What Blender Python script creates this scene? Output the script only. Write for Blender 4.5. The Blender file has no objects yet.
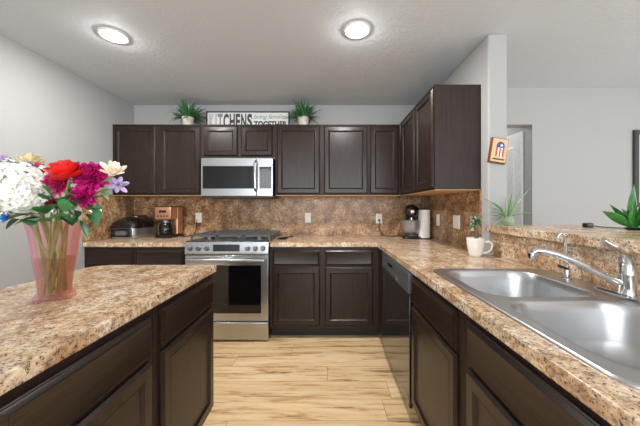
import bpy, math, random
from math import pi, sin, cos, radians
from mathutils import Vector, Matrix, Quaternion
random.seed(7)
scene = bpy.context.scene
C = bpy.context.collection

# ------------------------------------------------------------------ camera
cam_d = bpy.data.cameras.new('camera'); cam = bpy.data.objects.new('camera', cam_d); C.objects.link(cam)
cam.location = (0, 0, 1.24); cam.rotation_euler = (pi/2, 0, 0)
cam_d.sensor_width = 36; cam_d.lens = 275/640*36
cam_d.shift_x = -6/640; cam_d.shift_y = -5/640; cam_d.clip_start = 0.02
scene.camera = cam

# ------------------------------------------------------------------ world, light, exposure
scene.view_settings.view_transform = 'Standard'; scene.view_settings.look = 'None'
scene.view_settings.gamma = 1; scene.view_settings.use_curve_mapping = False
scene.view_settings.exposure = 0.74
scene.cycles.use_denoising = True
scene.cycles.max_bounces = 10
w = bpy.data.worlds.new('world'); scene.world = w; w.use_nodes = True
wb = w.node_tree.nodes['Background']; wb.inputs[0].default_value = (0.90, 0.95, 1.0, 1); wb.inputs[1].default_value = .95

def area(name, loc, rot, sx, sy, e, col=(1, 1, 1), shape='RECTANGLE', spread=pi):
    d = bpy.data.lights.new(name, 'AREA'); d.energy = e; d.color = col; d.shape = shape; d.size = sx; d.size_y = sy; d.spread = spread
    o = bpy.data.objects.new(name, d); C.objects.link(o); o.location = loc; o.rotation_euler = rot
    return o
# added fill from behind the camera, and from assumed unseen windows on the dining side
area('rear_fill_light', (0.4, -2.6, 1.45), (radians(88), 0, 0), 5.0, 1.9, 84, (.90, .95, 1.0))
area('dining_side_fill', (4.3, 0.6, 1.5), (radians(90), 0, radians(90)), 2.4, 1.7, 16, (.90, .95, 1.0))

BEAM_W = 12; LAMP_W = 2.6                                       # each recessed ceiling lamp
area('hall_fill_light', (1.7, 3.6, 2.44), (0, 0, 0), .3, .3, 5)  # added light, unseen in the hall, to brighten the door opening

# ------------------------------------------------------------------ materials
def srgb(r, g, b):
    f = lambda c: (c/255/12.92 if c/255 <= .04045 else ((c/255+.055)/1.055)**2.4)
    return (f(r), f(g), f(b), 1)
def new_mat(name):
    m = bpy.data.materials.new(name); m.use_nodes = True
    nt = m.node_tree; return m, nt, nt.nodes['Principled BSDF']
def N(nt, t, **kw):
    n = nt.nodes.new(t)
    for k, v in kw.items(): setattr(n, k, v)
    return n
def L(nt, a, b): nt.links.new(a, b)
def ramp(nt, stops, interp='LINEAR'):
    r = N(nt, 'ShaderNodeValToRGB'); cr = r.color_ramp; cr.interpolation = interp
    while len(cr.elements) < len(stops): cr.elements.new(0.5)
    for e, (p, c) in zip(cr.elements, stops): e.position = p; e.color = c
    return r
def coords(nt, scale=(1, 1, 1)):
    tc = N(nt, 'ShaderNodeTexCoord'); mp = N(nt, 'ShaderNodeMapping'); mp.inputs['Scale'].default_value = scale
    L(nt, tc.outputs['Object'], mp.inputs[0]); return mp.outputs[0]
def noise(nt, v, scale, detail=4, rough=.55, dist=0):
    n = N(nt, 'ShaderNodeTexNoise'); n.inputs['Scale'].default_value = scale; n.inputs['Detail'].default_value = detail
    n.inputs['Roughness'].default_value = rough; n.inputs['Distortion'].default_value = dist
    if v is not None: L(nt, v, n.inputs['Vector'])
    return n
def bump(nt, p, h, s, d=.002):
    b = N(nt, 'ShaderNodeBump'); b.inputs['Strength'].default_value = s; b.inputs['Distance'].default_value = d
    L(nt, h, b.inputs['Height']); L(nt, b.outputs[0], p.inputs['Normal'])
def plain(name, col, rough=.5, metal=0, var=.06, nscale=30, coat=0, bmp=0, spec=.5, trans=0, alpha=1, emis=0):
    m, nt, p = new_mat(name)
    c = srgb(*col)
    n = noise(nt, coords(nt), nscale, 3)
    r = ramp(nt, [(.3, tuple(max(0, x*(1-var)) for x in c[:3])+(1,)), (.7, tuple(min(1, x*(1+var)) for x in c[:3])+(1,))])
    L(nt, n.outputs[0], r.inputs[0]); L(nt, r.outputs[0], p.inputs['Base Color'])
    p.inputs['Roughness'].default_value = rough; p.inputs['Metallic'].default_value = metal
    p.inputs['Coat Weight'].default_value = coat; p.inputs['Coat Roughness'].default_value = .1
    p.inputs['Specular IOR Level'].default_value = spec
    p.inputs['Transmission Weight'].default_value = trans; p.inputs['Alpha'].default_value = alpha
    if emis: p.inputs['Emission Color'].default_value = c; p.inputs['Emission Strength'].default_value = emis
    if bmp: bump(nt, p, n.outputs[0], bmp)
    return m
def wood(name, c1, c2, axis, rough=.30):
    m, nt, p = new_mat(name)
    s = {'z': (34, 34, 1.6), 'x': (1.6, 34, 34)}[axis]
    v = coords(nt, s)
    n = noise(nt, v, 3.2, 8, .65, .3); n2 = noise(nt, coords(nt, tuple(x*3.2 for x in s)), 2.2, 3, .6)
    r = ramp(nt, [(.36, srgb(*c1)), (.64, srgb(*c2))])
    L(nt, n.outputs[0], r.inputs[0]); L(nt, r.outputs[0], p.inputs['Base Color'])
    p.inputs['Roughness'].default_value = rough; p.inputs['Specular IOR Level'].default_value = .36
    bump(nt, p, n2.outputs[0], .12, .001)
    return m
def laminate(name, ground=((184, 145, 108), (226, 195, 159), (243, 227, 205)), dark=(112, 80, 60), d=0, spec=.5):
    m, nt, p = new_mat(name)
    v = coords(nt)
    def mixc(f, a, b):
        mx = N(nt, 'ShaderNodeMix', data_type='RGBA'); L(nt, f, mx.inputs[0])
        for k, c in ((6, a), (7, b)):
            if isinstance(c, tuple): mx.inputs[k].default_value = c
            else: L(nt, c, mx.inputs[k])
        return mx.outputs[2]
    # cream ground with broad tan clouds
    b = noise(nt, coords(nt, (1.2, 1, 1.1)), 8, 8, .68, .25)
    rb = ramp(nt, [(.36, srgb(*ground[0])), (.50, srgb(*ground[1])), (.62, srgb(*ground[2]))]); L(nt, b.outputs[0], rb.inputs[0])
    # brown mottling, finer
    a = noise(nt, v, 44, 10, .78, .1)
    ra = ramp(nt, [(.40+d, (.8, .8, .8, 1)), (.47+d, (.36, .36, .36, 1)), (.56+d, (0, 0, 0, 1))]); L(nt, a.outputs[0], ra.inputs[0])
    c1 = mixc(ra.outputs[0], rb.outputs[0], srgb(*dark))
    # ochre and pale spots
    o = noise(nt, coords(nt, (1.1, 1, .8)), 42, 4, .65, .5)
    ro = ramp(nt, [(.58, (0, 0, 0, 1)), (.66, (.7, .7, .7, 1))]); L(nt, o.outputs[0], ro.inputs[0])
    c2 = mixc(ro.outputs[0], c1, srgb(204, 160, 118))
    # dark specks
    s = noise(nt, v, 115, 5, .7, .2)
    rs = ramp(nt, [(.40, (.9, .9, .9, 1)), (.45, (0, 0, 0, 1))]); L(nt, s.outputs[0], rs.inputs[0])
    c3 = mixc(rs.outputs[0], c2, srgb(62, 48, 42))
    L(nt, c3, p.inputs['Base Color'])
    p.inputs['Roughness'].default_value = .24; p.inputs['Specular IOR Level'].default_value = spec
    return m
def floor_mat():
    m, nt, p = new_mat('oak_plank_floor')
    tc = N(nt, 'ShaderNodeTexCoord'); sep = N(nt, 'ShaderNodeSeparateXYZ'); L(nt, tc.outputs['Object'], sep.inputs[0])
    def M(op, a, b=None):
        n = N(nt, 'ShaderNodeMath', operation=op)
        for i, x in enumerate((a, b)):
            if x is None: continue
            if isinstance(x, (int, float)): n.inputs[i].default_value = x
            else: L(nt, x, n.inputs[i])
        return n.outputs[0]
    row_f = M('DIVIDE', M('ADD', sep.outputs[1], .045), .183); row = M('FLOOR', row_f)
    wn = N(nt, 'ShaderNodeTexWhiteNoise', noise_dimensions='1D'); L(nt, row, wn.inputs['W'])
    col_f = M('ADD', M('DIVIDE', sep.outputs[0], 1.25), M('MULTIPLY', wn.outputs[0], 5.3)); col = M('FLOOR', col_f)
    pid = M('ADD', M('MULTIPLY', row, 17.13), M('MULTIPLY', col, 3.77))
    wn2 = N(nt, 'ShaderNodeTexWhiteNoise', noise_dimensions='1D'); L(nt, pid, wn2.inputs['W'])
    # grain coordinates shifted per plank
    cmb = N(nt, 'ShaderNodeCombineXYZ')
    L(nt, M('MULTIPLY', sep.outputs[0], 1.5), cmb.inputs[0]); L(nt, M('MULTIPLY', sep.outputs[1], 13), cmb.inputs[1]); L(nt, M('MULTIPLY', wn2.outputs[0], 40), cmb.inputs[2])
    g = noise(nt, cmb.outputs[0], 1.8, 9, .66, .25)
    r = ramp(nt, [(.28, srgb(150, 108, 66)), (.38, srgb(206, 164, 114)), (.47, srgb(238, 204, 158)), (.7, srgb(250, 228, 190))])
    L(nt, g.outputs[0], r.inputs[0])
    # tone per plank
    rt = ramp(nt, [(0, srgb(232, 222, 206)), (1, srgb(255, 255, 255))]); L(nt, wn2.outputs[0], rt.inputs[0])
    mul = N(nt, 'ShaderNodeMix', data_type='RGBA', blend_type='MULTIPLY'); mul.inputs[0].default_value = .8
    L(nt, r.outputs[0], mul.inputs[6]); L(nt, rt.outputs[0], mul.inputs[7])
    # dark cracks and knots, long along the plank
    cmb2 = N(nt, 'ShaderNodeCombineXYZ')
    L(nt, M('MULTIPLY', sep.outputs[0], 1.5), cmb2.inputs[0]); L(nt, M('MULTIPLY', sep.outputs[1], 19), cmb2.inputs[1]); L(nt, M('MULTIPLY', wn2.outputs[0], 90), cmb2.inputs[2])
    k = noise(nt, cmb2.outputs[0], 1.0, 6, .58, .5)
    rk = ramp(nt, [(.60, (0, 0, 0, 1)), (.69, (.85, .85, .85, 1))]); L(nt, k.outputs[0], rk.inputs[0])
    mk = N(nt, 'ShaderNodeMix', data_type='RGBA'); L(nt, rk.outputs[0], mk.inputs[0]); L(nt, mul.outputs[2], mk.inputs[6]); mk.inputs[7].default_value = srgb(98, 68, 42)
    # seams
    fr = M('FRACT', row_f); fc = M('FRACT', col_f)
    seam = M('MAXIMUM', M('LESS_THAN', fr, .014), M('LESS_THAN', fc, .0025))
    ms = N(nt, 'ShaderNodeMix', data_type='RGBA'); L(nt, M('MULTIPLY', seam, .7), ms.inputs[0]); L(nt, mk.outputs[2], ms.inputs[6]); ms.inputs[7].default_value = srgb(130, 92, 58)
    L(nt, ms.outputs[2], p.inputs['Base Color']); p.inputs['Roughness'].default_value = .42
    bump(nt, p, g.outputs[0], .08)
    return m
def textured_paint(name, col, scale, strength, dist):
    m, nt, p = new_mat(name); p.inputs['Base Color'].default_value = srgb(*col); p.inputs['Roughness'].default_value = .75
    v = coords(nt); n = noise(nt, v, scale, 5, .55, .4); r = ramp(nt, [(.42, (0, 0, 0, 1)), (.6, (1, 1, 1, 1))]); L(nt, n.outputs[0], r.inputs[0])
    bump(nt, p, r.outputs[0], strength, dist); return m
def steel(name, col=(190, 192, 195), rough=.26, stretch=(3, 160, 160), var=.05):
    m, nt, p = new_mat(name); p.inputs['Metallic'].default_value = 1
    n = noise(nt, coords(nt, stretch), 4, 3, .5)
    c = srgb(*col); r = ramp(nt, [(.3, tuple(x*(1-var) for x in c[:3])+(1,)), (.7, c)]); L(nt, n.outputs[0], r.inputs[0]); L(nt, r.outputs[0], p.inputs['Base Color'])
    p.inputs['Roughness'].default_value = rough; return m
def thin_glass(name, tint, fac, rough=.08, gloss=(255, 255, 255), gain=.3):
    m, nt, p = new_mat(name)
    p.inputs['Base Color'].default_value = srgb(*gloss); p.inputs['Roughness'].default_value = rough
    t = N(nt, 'ShaderNodeBsdfTransparent'); t.inputs[0].default_value = srgb(*tint)
    lw = N(nt, 'ShaderNodeLayerWeight'); lw.inputs[0].default_value = .35
    mr = N(nt, 'ShaderNodeMapRange'); mr.inputs['To Min'].default_value = fac; mr.inputs['To Max'].default_value = min(1, fac+gain)
    L(nt, lw.outputs['Facing'], mr.inputs['Value'])
    mx = N(nt, 'ShaderNodeMixShader'); L(nt, mr.outputs[0], mx.inputs[0]); L(nt, t.outputs[0], mx.inputs[1]); L(nt, p.outputs[0], mx.inputs[2])
    L(nt, mx.outputs[0], nt.nodes['Material Output'].inputs[0]); return m

WALL = textured_paint('wall_paint', (169, 169, 167), 90, .10, .002)
CEIL = textured_paint('ceiling_knockdown_paint', (206, 211, 217), 55, .24, .004)
TRIMW = plain('white_trim_paint', (226, 226, 224), .45)
FLOOR = floor_mat()
LAM = laminate('granite_pattern_laminate')
LAMW = laminate('shaded_granite_pattern_laminate', ((128, 90, 60), (186, 144, 102), (224, 186, 144)), (74, 48, 36), .01, .3)  # worktop laminate again, its shaded look on the walls put into the colour
DARK1, DARK2 = (23, 14, 11), (52, 37, 29)
WV = wood('espresso_wood_upright_grain', DARK1, DARK2, 'z')
WH = wood('espresso_wood_level_grain', DARK1, DARK2, 'x')
WBODY = wood('espresso_wood_carcass', (30, 18, 14), (50, 33, 26), 'z', .5)
TOE = plain('toe_kick_dark', (34, 27, 24), .6)
MAPLE = wood('raw_maple_underside', (196, 152, 100), (222, 182, 130), 'x', .5)
STEEL = steel('brushed_stainless', (184, 186, 188))
STEELV = plain('satin_stainless_bowl', (176, 178, 180), .28, .8, .05)
SINKST = steel('sink_stainless', (194, 195, 196), .34, (200, 6, 200), .03)
CHROME = steel('polished_chrome', (222, 224, 226), .07)
BLKGLASS = plain('black_glass', (10, 10, 11), .06, spec=.6, var=.02)
BLK = plain('black_plastic', (22, 22, 23), .35)
BLKGLOSS = plain('gloss_black_enamel', (16, 16, 17), .15, coat=.5)
IRON = plain('cast_iron', (84, 85, 86), .32, bmp=.1, nscale=120)
DISHFRONT = plain('gloss_black_dishwasher_panel', (26, 25, 25), .08, spec=.7, coat=.6, var=.02)
GREYMETAL = steel('dark_grey_metal', (120, 122, 125), .3)
DWPANEL = plain('dishwasher_control_strip', (104, 108, 112), .3, .4)
COPPER = steel('copper_metal', (224, 172, 138), .4, (3, 3, 60))
WHITEP = plain('white_plastic', (236, 235, 230), .4, var=.02)
PAPER = plain('white_paper_towel', (240, 238, 233), .9, bmp=.15, nscale=120)
CERAMIC = plain('white_glazed_ceramic', (240, 238, 233), .15, coat=.4, var=.02)
POTM = plain('pale_stone_pot', (206, 196, 182), .6, var=.2, nscale=22)
SOIL = plain('potting_soil', (58, 42, 32), .9, var=.4, nscale=120, bmp=.4)
LEAFD = plain('dark_green_leaf', (48, 100, 54), .4, var=.35, nscale=25)
LEAFM = plain('mid_green_leaf', (70, 124, 70), .4, var=.35, nscale=25)
LEAFL = plain('pale_green_leaf', (132, 164, 110), .45, var=.3, nscale=30)
LEAFB = plain('glossy_green_leaf', (48, 110, 42), .28, var=.4, nscale=30)
STEM = plain('flower_stem_green', (104, 128, 66), .5, var=.3)
WHITEPET = plain('white_petal', (236, 235, 226), .6, var=.06)
REDPET = plain('red_petal', (214, 26, 22), .45, var=.2, nscale=18)
MAGPET = plain('magenta_petal', (206, 34, 128), .5, var=.35, nscale=40)
PINKPET = plain('deep_pink_petal', (208, 50, 116), .5, var=.35, nscale=40)
BURGPET = plain('burgundy_petal', (112, 18, 50), .5, var=.3)
LILACPET = plain('lilac_petal', (196, 170, 214), .55, var=.15)
YELPET = plain('pale_yellow_petal', (232, 216, 176), .55, var=.15)
PEACHPET = plain('peach_petal', (246, 226, 206), .5, var=.15)
BLUEPET = plain('blue_petal', (40, 112, 172), .5, var=.2)
GOLDC = plain('yellow_flower_centre', (206, 170, 70), .6, var=.3)
VASEG = thin_glass('pink_iridescent_glass', (253, 246, 243), .045, .08, (208, 124, 156), .45)
_nt = VASEG.node_tree; _sep = N(_nt, 'ShaderNodeSeparateXYZ'); L(_nt, coords(_nt), _sep.inputs[0])
_mr = N(_nt, 'ShaderNodeMapRange'); _mr.inputs['From Min'].default_value = -.07; _mr.inputs['From Max'].default_value = .07; L(_nt, _sep.outputs[0], _mr.inputs['Value'])
_r = ramp(_nt, [(.05, srgb(196, 140, 214)), (.35, srgb(214, 150, 170)), (.6, srgb(206, 158, 140)), (.95, srgb(232, 84, 84))]); L(_nt, _mr.outputs[0], _r.inputs[0]); L(_nt, _r.outputs[0], _nt.nodes['Principled BSDF'].inputs['Base Color'])
WATER = thin_glass('cloudy_vase_water', (236, 228, 212), .06, .05, (170, 150, 120))
JARG = thin_glass('clear_jar_glass', (226, 236, 224), .12, .05)
PEBBLE = plain('jar_pebbles_and_moss', (146, 160, 110), .8, var=.5, nscale=90, bmp=.4)
SIGNW = plain('sign_white_board', (226, 226, 222), .6, var=.05)
SIGNF = plain('sign_black_frame', (36, 34, 34), .5)
LET1 = plain('light_grey_lettering', (186, 188, 186), .6)
LET2 = plain('mid_grey_lettering', (138, 138, 136), .6)
LET3 = plain('dark_grey_lettering', (66, 65, 66), .6)
PLQW = wood('plaque_tan_wood', (206, 172, 124), (222, 192, 146), 'z', .55)
PLQF = wood('plaque_brown_wood', (96, 52, 34), (132, 74, 48), 'z', .5)
FBLUE = plain('flag_blue', (34, 78, 150), .5); FRED = plain('flag_red', (200, 44, 38), .5); FWHITE = plain('flag_white', (238, 236, 230), .5)
LENS = plain('lit_lamp_lens', (255, 250, 240), .5, emis=9)
MIRG = steel('mirror_glass', (225, 228, 228), .03)
FRAMEM = plain('charcoal_frame', (58, 56, 54), .45)
DISPLAY = plain('dark_display', (14, 15, 17), .05, spec=.7)
KEY = plain('grey_key_legend', (96, 96, 98), .5)
SUCC = plain('succulent_green', (74, 112, 74), .5, var=.3, nscale=60)
SUCST = plain('succulent_brown_stem', (112, 96, 66), .7, var=.3, nscale=60)

# ------------------------------------------------------------------ mesh helpers
class MB:
    def __init__(s): s.v = []; s.f = []; s.mi = []; s.m = 0
    def add(s, vs, fs):
        o = len(s.v); s.v += [tuple(x) for x in vs]; s.f += [tuple(i+o for i in f) for f in fs]; s.mi += [s.m]*len(fs); return s
    def box(s, x0, x1, y0, y1, z0, z1, M=None):
        vs = [Vector((x, y, z)) for z in (z0, z1) for y in (y0, y1) for x in (x0, x1)]
        if M: vs = [M @ v for v in vs]
        return s.add(vs, [(0, 2, 3, 1), (4, 5, 7, 6), (0, 1, 5, 4), (2, 6, 7, 3), (0, 4, 6, 2), (1, 3, 7, 5)])
    def loft(s, loops, cap0=True, cap1=True, M=None):
        n = len(loops[0]); vs = [Vector(p) for l in loops for p in l]
        if M: vs = [M @ v for v in vs]
        fs = [(i*n+j, i*n+(j+1) % n, (i+1)*n+(j+1) % n, (i+1)*n+j) for i in range(len(loops)-1) for j in range(n)]
        if cap0: fs.append(tuple(reversed(range(n))))
        if cap1: fs.append(tuple((len(loops)-1)*n+j for j in range(n)))
        return s.add(vs, fs)
    def lathe(s, prof, n=32, c=(0, 0, 0), cap0=True, cap1=True, wob=0, nw=12, M=None, sy=1):
        loops = []
        for r, z in prof:
            loops.append([(c[0]+r*(1+wob*cos(nw*2*pi*j/n))*cos(2*pi*j/n), c[1]+sy*r*(1+wob*cos(nw*2*pi*j/n))*sin(2*pi*j/n), c[2]+z) for j in range(n)])
        return s.loft(loops, cap0, cap1, M)
    def tube(s, pts, r, n=10, caps=True):
        pts = [Vector(p) for p in pts]; rs = r if isinstance(r, (list, tuple)) else [r]*len(pts)
        loops = []; prev = None
        for i, p in enumerate(pts):
            d = (pts[min(i+1, len(pts)-1)]-pts[max(i-1, 0)]).normalized()
            if prev is None:
                a = d.orthogonal().normalized()
            else:
                a = (prev-d*prev.dot(d)); a = a.normalized() if a.length > 1e-6 else d.orthogonal().normalized()
            prev = a; b = d.cross(a)
            loops.append([p+rs[i]*(cos(2*pi*j/n)*a+sin(2*pi*j/n)*b) for j in range(n)])
        return s.loft(loops, caps, caps)
    def cyl(s, p0, p1, r, n=20): return s.tube([p0, p1], r, n)
def link(name, me, mats, parent=None):
    o = bpy.data.objects.new(name, me); C.objects.link(o)
    for m in (mats if isinstance(mats, (list, tuple)) else [mats]): me.materials.append(m)
    if parent is not None: o.parent = parent
    return o
def obj(name, mb, mats, parent=None, smooth=35, bevel=0, seg=2):
    me = bpy.data.meshes.new(name); me.from_pydata(mb.v, [], mb.f); me.update()
    import bmesh
    bm = bmesh.new(); bm.from_mesh(me); bmesh.ops.recalc_face_normals(bm, faces=bm.faces) if smooth != 'keep' else None
    bm.to_mesh(me); bm.free()
    for i, p in enumerate(me.polygons): p.material_index = mb.mi[i] if i < len(mb.mi) else 0
    if smooth == 'keep': smooth = 180
    if smooth:
        me.polygons.foreach_set('use_smooth', [True]*len(me.polygons)); me.set_sharp_from_angle(angle=radians(smooth))
    o = link(name, me, mats, parent)
    if bevel:
        b = o.modifiers.new('edge', 'BEVEL'); b.width = bevel; b.segments = seg; b.limit_method = 'ANGLE'; b.angle_limit = radians(40); b.harden_normals = False
    return o
def thing(name, label, cat, loc=(0, 0, 0), rz=0, group=None):
    o = bpy.data.objects.new(name, None); C.objects.link(o); o.empty_display_size = .05
    o.location = loc; o.rotation_euler = (0, 0, rz); o['label'] = label; o['category'] = cat
    if group: o['group'] = group
    return o
def tag(o, label, cat, group=None):
    o['label'] = label; o['category'] = cat
    if group: o['group'] = group
    return o
def struct(name, mb, m, bevel=0):
    o = obj(name, mb, m, None, 35, bevel); o['kind'] = 'structure'; return o
def copy_tree(o, parent=None):
    c = o.copy(); C.objects.link(c)
    if parent is not None: c.parent = parent
    for ch in list(o.children): copy_tree(ch, c)
    return c
def rrect(x0, x1, y0, y1, r, z, seg=6):
    out = []
    for cx, cy, a0 in ((x1-r, y1-r, 0), (x0+r, y1-r, pi/2), (x0+r, y0+r, pi), (x1-r, y0+r, 1.5*pi)):
        for i in range(seg+1):
            a = a0+pi/2*i/seg; out.append((cx+r*cos(a), cy+r*sin(a), z))
    return out
def slab_cells(xs, ys, filled, z0, z1):
    """manifold slab over the filled cells of a grid"""
    mb = MB(); idx = {}
    def vid(i, j, k):
        if (i, j, k) not in idx: idx[(i, j, k)] = len(mb.v); mb.v.append((xs[i], ys[j], (z0, z1)[k]))
        return idx[(i, j, k)]
    def q(*a): mb.f.append(tuple(vid(*x) for x in a)); mb.mi.append(0)
    F = lambda i, j: 0 <= i < len(xs)-1 and 0 <= j < len(ys)-1 and filled(i, j)
    for i in range(len(xs)-1):
        for j in range(len(ys)-1):
            if not F(i, j): continue
            q((i, j, 1), (i+1, j, 1), (i+1, j+1, 1), (i, j+1, 1)); q((i, j, 0), (i, j+1, 0), (i+1, j+1, 0), (i+1, j, 0))
            if not F(i-1, j): q((i, j, 0), (i, j, 1), (i, j+1, 1), (i, j+1, 0))
            if not F(i+1, j): q((i+1, j, 0), (i+1, j+1, 0), (i+1, j+1, 1), (i+1, j, 1))
            if not F(i, j-1): q((i, j, 0), (i+1, j, 0), (i+1, j, 1), (i, j, 1))
            if not F(i, j+1): q((i, j+1, 0), (i, j+1, 1), (i+1, j+1, 1), (i+1, j+1, 0))
    return mb

# ------------------------------------------------------------------ the room
XL, XR, YB, ZC = -2.29, 1.14, 3.28, 2.465       # left wall, right stub wall, back wall, ceiling
YP = 1.93                                         # end of the stub wall
XP = 1.155                                        # splash face of the half wall
YF = 2.80                                         # far wall of the dining room
ZT = 0.914                                        # worktop
struct('floor', MB().box(XL-.1, 4.6, -2.7, 4.6, -.05, 0), FLOOR)
struct('ceiling', MB().box(XL-.1, 4.6, -2.7, 4.6, ZC, ZC+.06), CEIL)
struct('wall_left', MB().box(XL-.1, XL, -2.7, YB+.1, 0, ZC), WALL)
struct('wall_back', MB().box(XL, XR, YB, YB+.1, 0, ZC), WALL)
struct('wall_right', MB().box(XR, 1.275, YP, 4.5, 0, ZC), WALL, .012)
struct('wall_half', MB().box(XP+.006, 1.30, -1.2, YP, 0, 1.075), WALL)
XO = 2.10
mb = MB(); mb.box(XO, 4.5, YF, YF+.12, 0, ZC); mb.box(1.275, XO, YF, YF+.12, 2.09, ZC)
struct('wall_far', mb, WALL)
struct('wall_hall', MB().box(1.275, 2.9, 4.4, 4.5, 0, ZC), WALL)
struct('wall_hall_side', MB().box(2.145, 2.2, YF+.12, 4.4, 0, ZC), WALL)
struct('wall_dining', MB().box(4.5, 4.6, 2.0, YF+.12, 0, ZC), WALL)
mb = MB(); mb.box(XO+.002, 4.5, YF-.014, YF, 0, .09)
struct('baseboard_far', mb, TRIMW)
# open hall door seen through the opening
d = MB().box(2.082, 2.117, YF+.13, YF+.92, .01, 2.06)
dr = struct('door_1', d, TRIMW)
for (a, b, c, e) in ((.10, .36, 1.05, 1.92), (.44, .70, 1.05, 1.92), (.10, .36, .16, .92), (.44, .70, .16, .92)):
    y0 = YF+.13
    p = MB().loft([[(x, y0+yy, zz) for yy, zz in ((a+i, c+i), (b-i, c+i), (b-i, e-i), (a+i, e-i))] for x, i in ((2.0818, 0), (2.074, .012), (2.074, .025), (2.078, .04))])
    obj('panel', p, TRIMW, dr)
obj('door_knob', MB().lathe([(.012, 0), (.012, .03), (.026, .04), (.028, .055), (.015, .065)], 16, M=Matrix.Translation((2.0815, YF+.85, .98)) @ Matrix.Rotation(-pi/2, 4, 'Y')), STEEL, dr)

# laminate backsplash panels
ZU = 1.372
def bs(label, *b): tag(obj('backsplash', MB().box(*b), LAM if 'low' in label else LAMW, None), label, 'backsplash')
bs('tan granite-look backsplash panel across the back wall', XL+.007, XR-.006, YB-.006, YB-.0005, ZT+.001, ZU+.01)
bs('narrow granite-look backsplash panel on the left wall beside black grill', XL+.0005, XL+.0065, 2.58, YB-.007, ZT+.001, ZU+.01)
bs('granite-look backsplash panel behind the mug and paper towels', XR-.006, XR-.0005, 2.015, YB-.007, ZT+.001, ZU+.01)
bs('low granite-look backsplash behind the sink, under the bar ledge', XP, XP+.0055, -.4, YP-.001, ZT+.001, 1.074)

# ------------------------------------------------------------------ cabinets
def front(name, x0, x1, z0, z1, parent, drawer=False):
    y = -.0005
    if drawer: prof = [(0, 0), (0, -.008), (.003, -.0105), (.0055, -.0105), (.015, -.0190), (.018, -.0205), (.021, -.0195)]
    else: prof = [(0, 0), (0, -.009), (.010, -.0195), (.046, -.0195), (.049, -.0205), (.060, -.0100), (.064, -.0095), (.068, -.0095)]
    loops = [[(x0+i, y+yy, z0+i), (x1-i, y+yy, z0+i), (x1-i, y+yy, z1-i), (x0+i, y+yy, z1-i)] for i, yy in prof]
    return obj(name, MB().loft(loops), WH if drawer else WV, parent, 25)
def base_cabinet(label, w, loc, rz, fronts, depth=.58, group=None, name='base_cabinet', hollow=False):
    """local frame: x along the face, front at y=0 looking to -y"""
    t = thing(name, label, 'cabinet', loc, rz, group)
    if hollow:
        mb = MB().box(0, w, 0, .018, .10, .8725).box(0, .018, .0181, depth, .10, .722).box(w-.018, w, .0181, depth, .10, .722).box(.0181, w-.0181, .0181, depth-.0061, .10, .118).box(.0181, w-.0181, depth-.006, depth, .10, .722)
        obj('carcass', mb, WBODY, t)
    else: obj('carcass', MB().box(0, w, 0, depth, .10, .8725), WBODY, t)
    obj('toe_kick', MB().box(0, w, .075, depth, 0, .0995), TOE, t)
    for kind, a, b, c, d in fronts: front('drawer_front' if kind == 'd' else 'door', a, b, c, d, t, kind == 'd')
    return t
ZD0, ZD1, ZR0, ZR1 = .13, .682, .697, .846
def cols(*c):
    out = []
    for a, b in c: out += [('d', a, b, ZR0, ZR1), ('p', a, b, ZD0, ZD1)]
    return out
g = 'dark base cabinets'
YC = 2.605                                        # face plane of the back run
base_cabinet('dark base cabinet left of the range, with black grill above it', .962, (XL+.004, YC, 0), 0, cols((.05, .462), (.496, .944)), .67, g)
base_cabinet('dark base cabinet right of the range with two drawers over two doors', 1.04, (-.528, YC, 0), 0, cols((.024, .470), (.518, .972)), .67, g)
XF = .505                                         # face plane of the right run (looks to -x)
base_cabinet('dark drawer-over-door base cabinet next to the dishwasher, beside the sink', .592, (XF, 1.590, 0), -pi/2, cols((.022, .548),), .62, g, hollow=True)
base_cabinet('dark sink base cabinet nearest the camera under the double sink', .998, (XF, .996, 0), -pi/2,
             [('d', .036, .96, ZR0, ZR1), ('p', .036, .484, ZD0, ZD1), ('p', .496, .96, ZD0, ZD1)], .62, g, 'sink_cabinet', True)
XI = -.648                                        # island face plane (looks to +x)
base_cabinet('dark island cabinet at the far end, facing the range', .53, (XI, 1.03, 0), pi/2, cols((.035, .515),), .60, g, 'island_cabinet')
base_cabinet('dark island cabinet below the vase, nearest the camera', .53, (XI, .497, 0), pi/2, cols((.03, .507),), .60, g, 'island_cabinet')

def upper_cabinet(label, w, z0, z1, loc, rz, doors, depth=.325):
    t = thing('wall_cabinet', label, 'cabinet', loc, rz, 'dark wall cabinets')
    obj('carcass', MB().box(0, w, 0, depth, z0+.004, z1), WBODY, t)
    obj('underside', MB().box(.001, w-.001, .001, depth, z0, z0+.0038), MAPLE, t)
    obj('top_moulding', MB().box(0, w, -.006, depth, z1+.0003, z1+.010), WBODY, t)
    for a, b in doors: front('door', a, b, z0+.022, z1-.012, t)
    return t
YU = 2.952
U0, U1 = 1.372, 2.125
upper_cabinet('dark two-door wall cabinet at the left, above the black grill', .966, U0, U1, (XL+.002, YU, 0), 0, [(.018, .462), (.508, .948)])
upper_cabinet('short dark two-door wall cabinet above the microwave', .778, 1.775, U1, (-1.322, YU, 0), 0, [(.014, .376), (.412, .750)])
upper_cabinet('dark two-door wall cabinet right of the microwave', 1.0, U0, U1, (-.542, YU, 0), 0, [(.018, .474), (.522, .984)])
upper_cabinet('narrow dark single-door wall cabinet in the right corner', .335, U0, U1, (.460, YU, 0), 0, [(.012, .315)])
upper_cabinet('dark wall cabinet on the right wall showing its plain end panel', .93, U0, U1+.012, (.800, 2.95, 0), -pi/2, [(.10, .50), (.54, .915)], .338)

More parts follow.
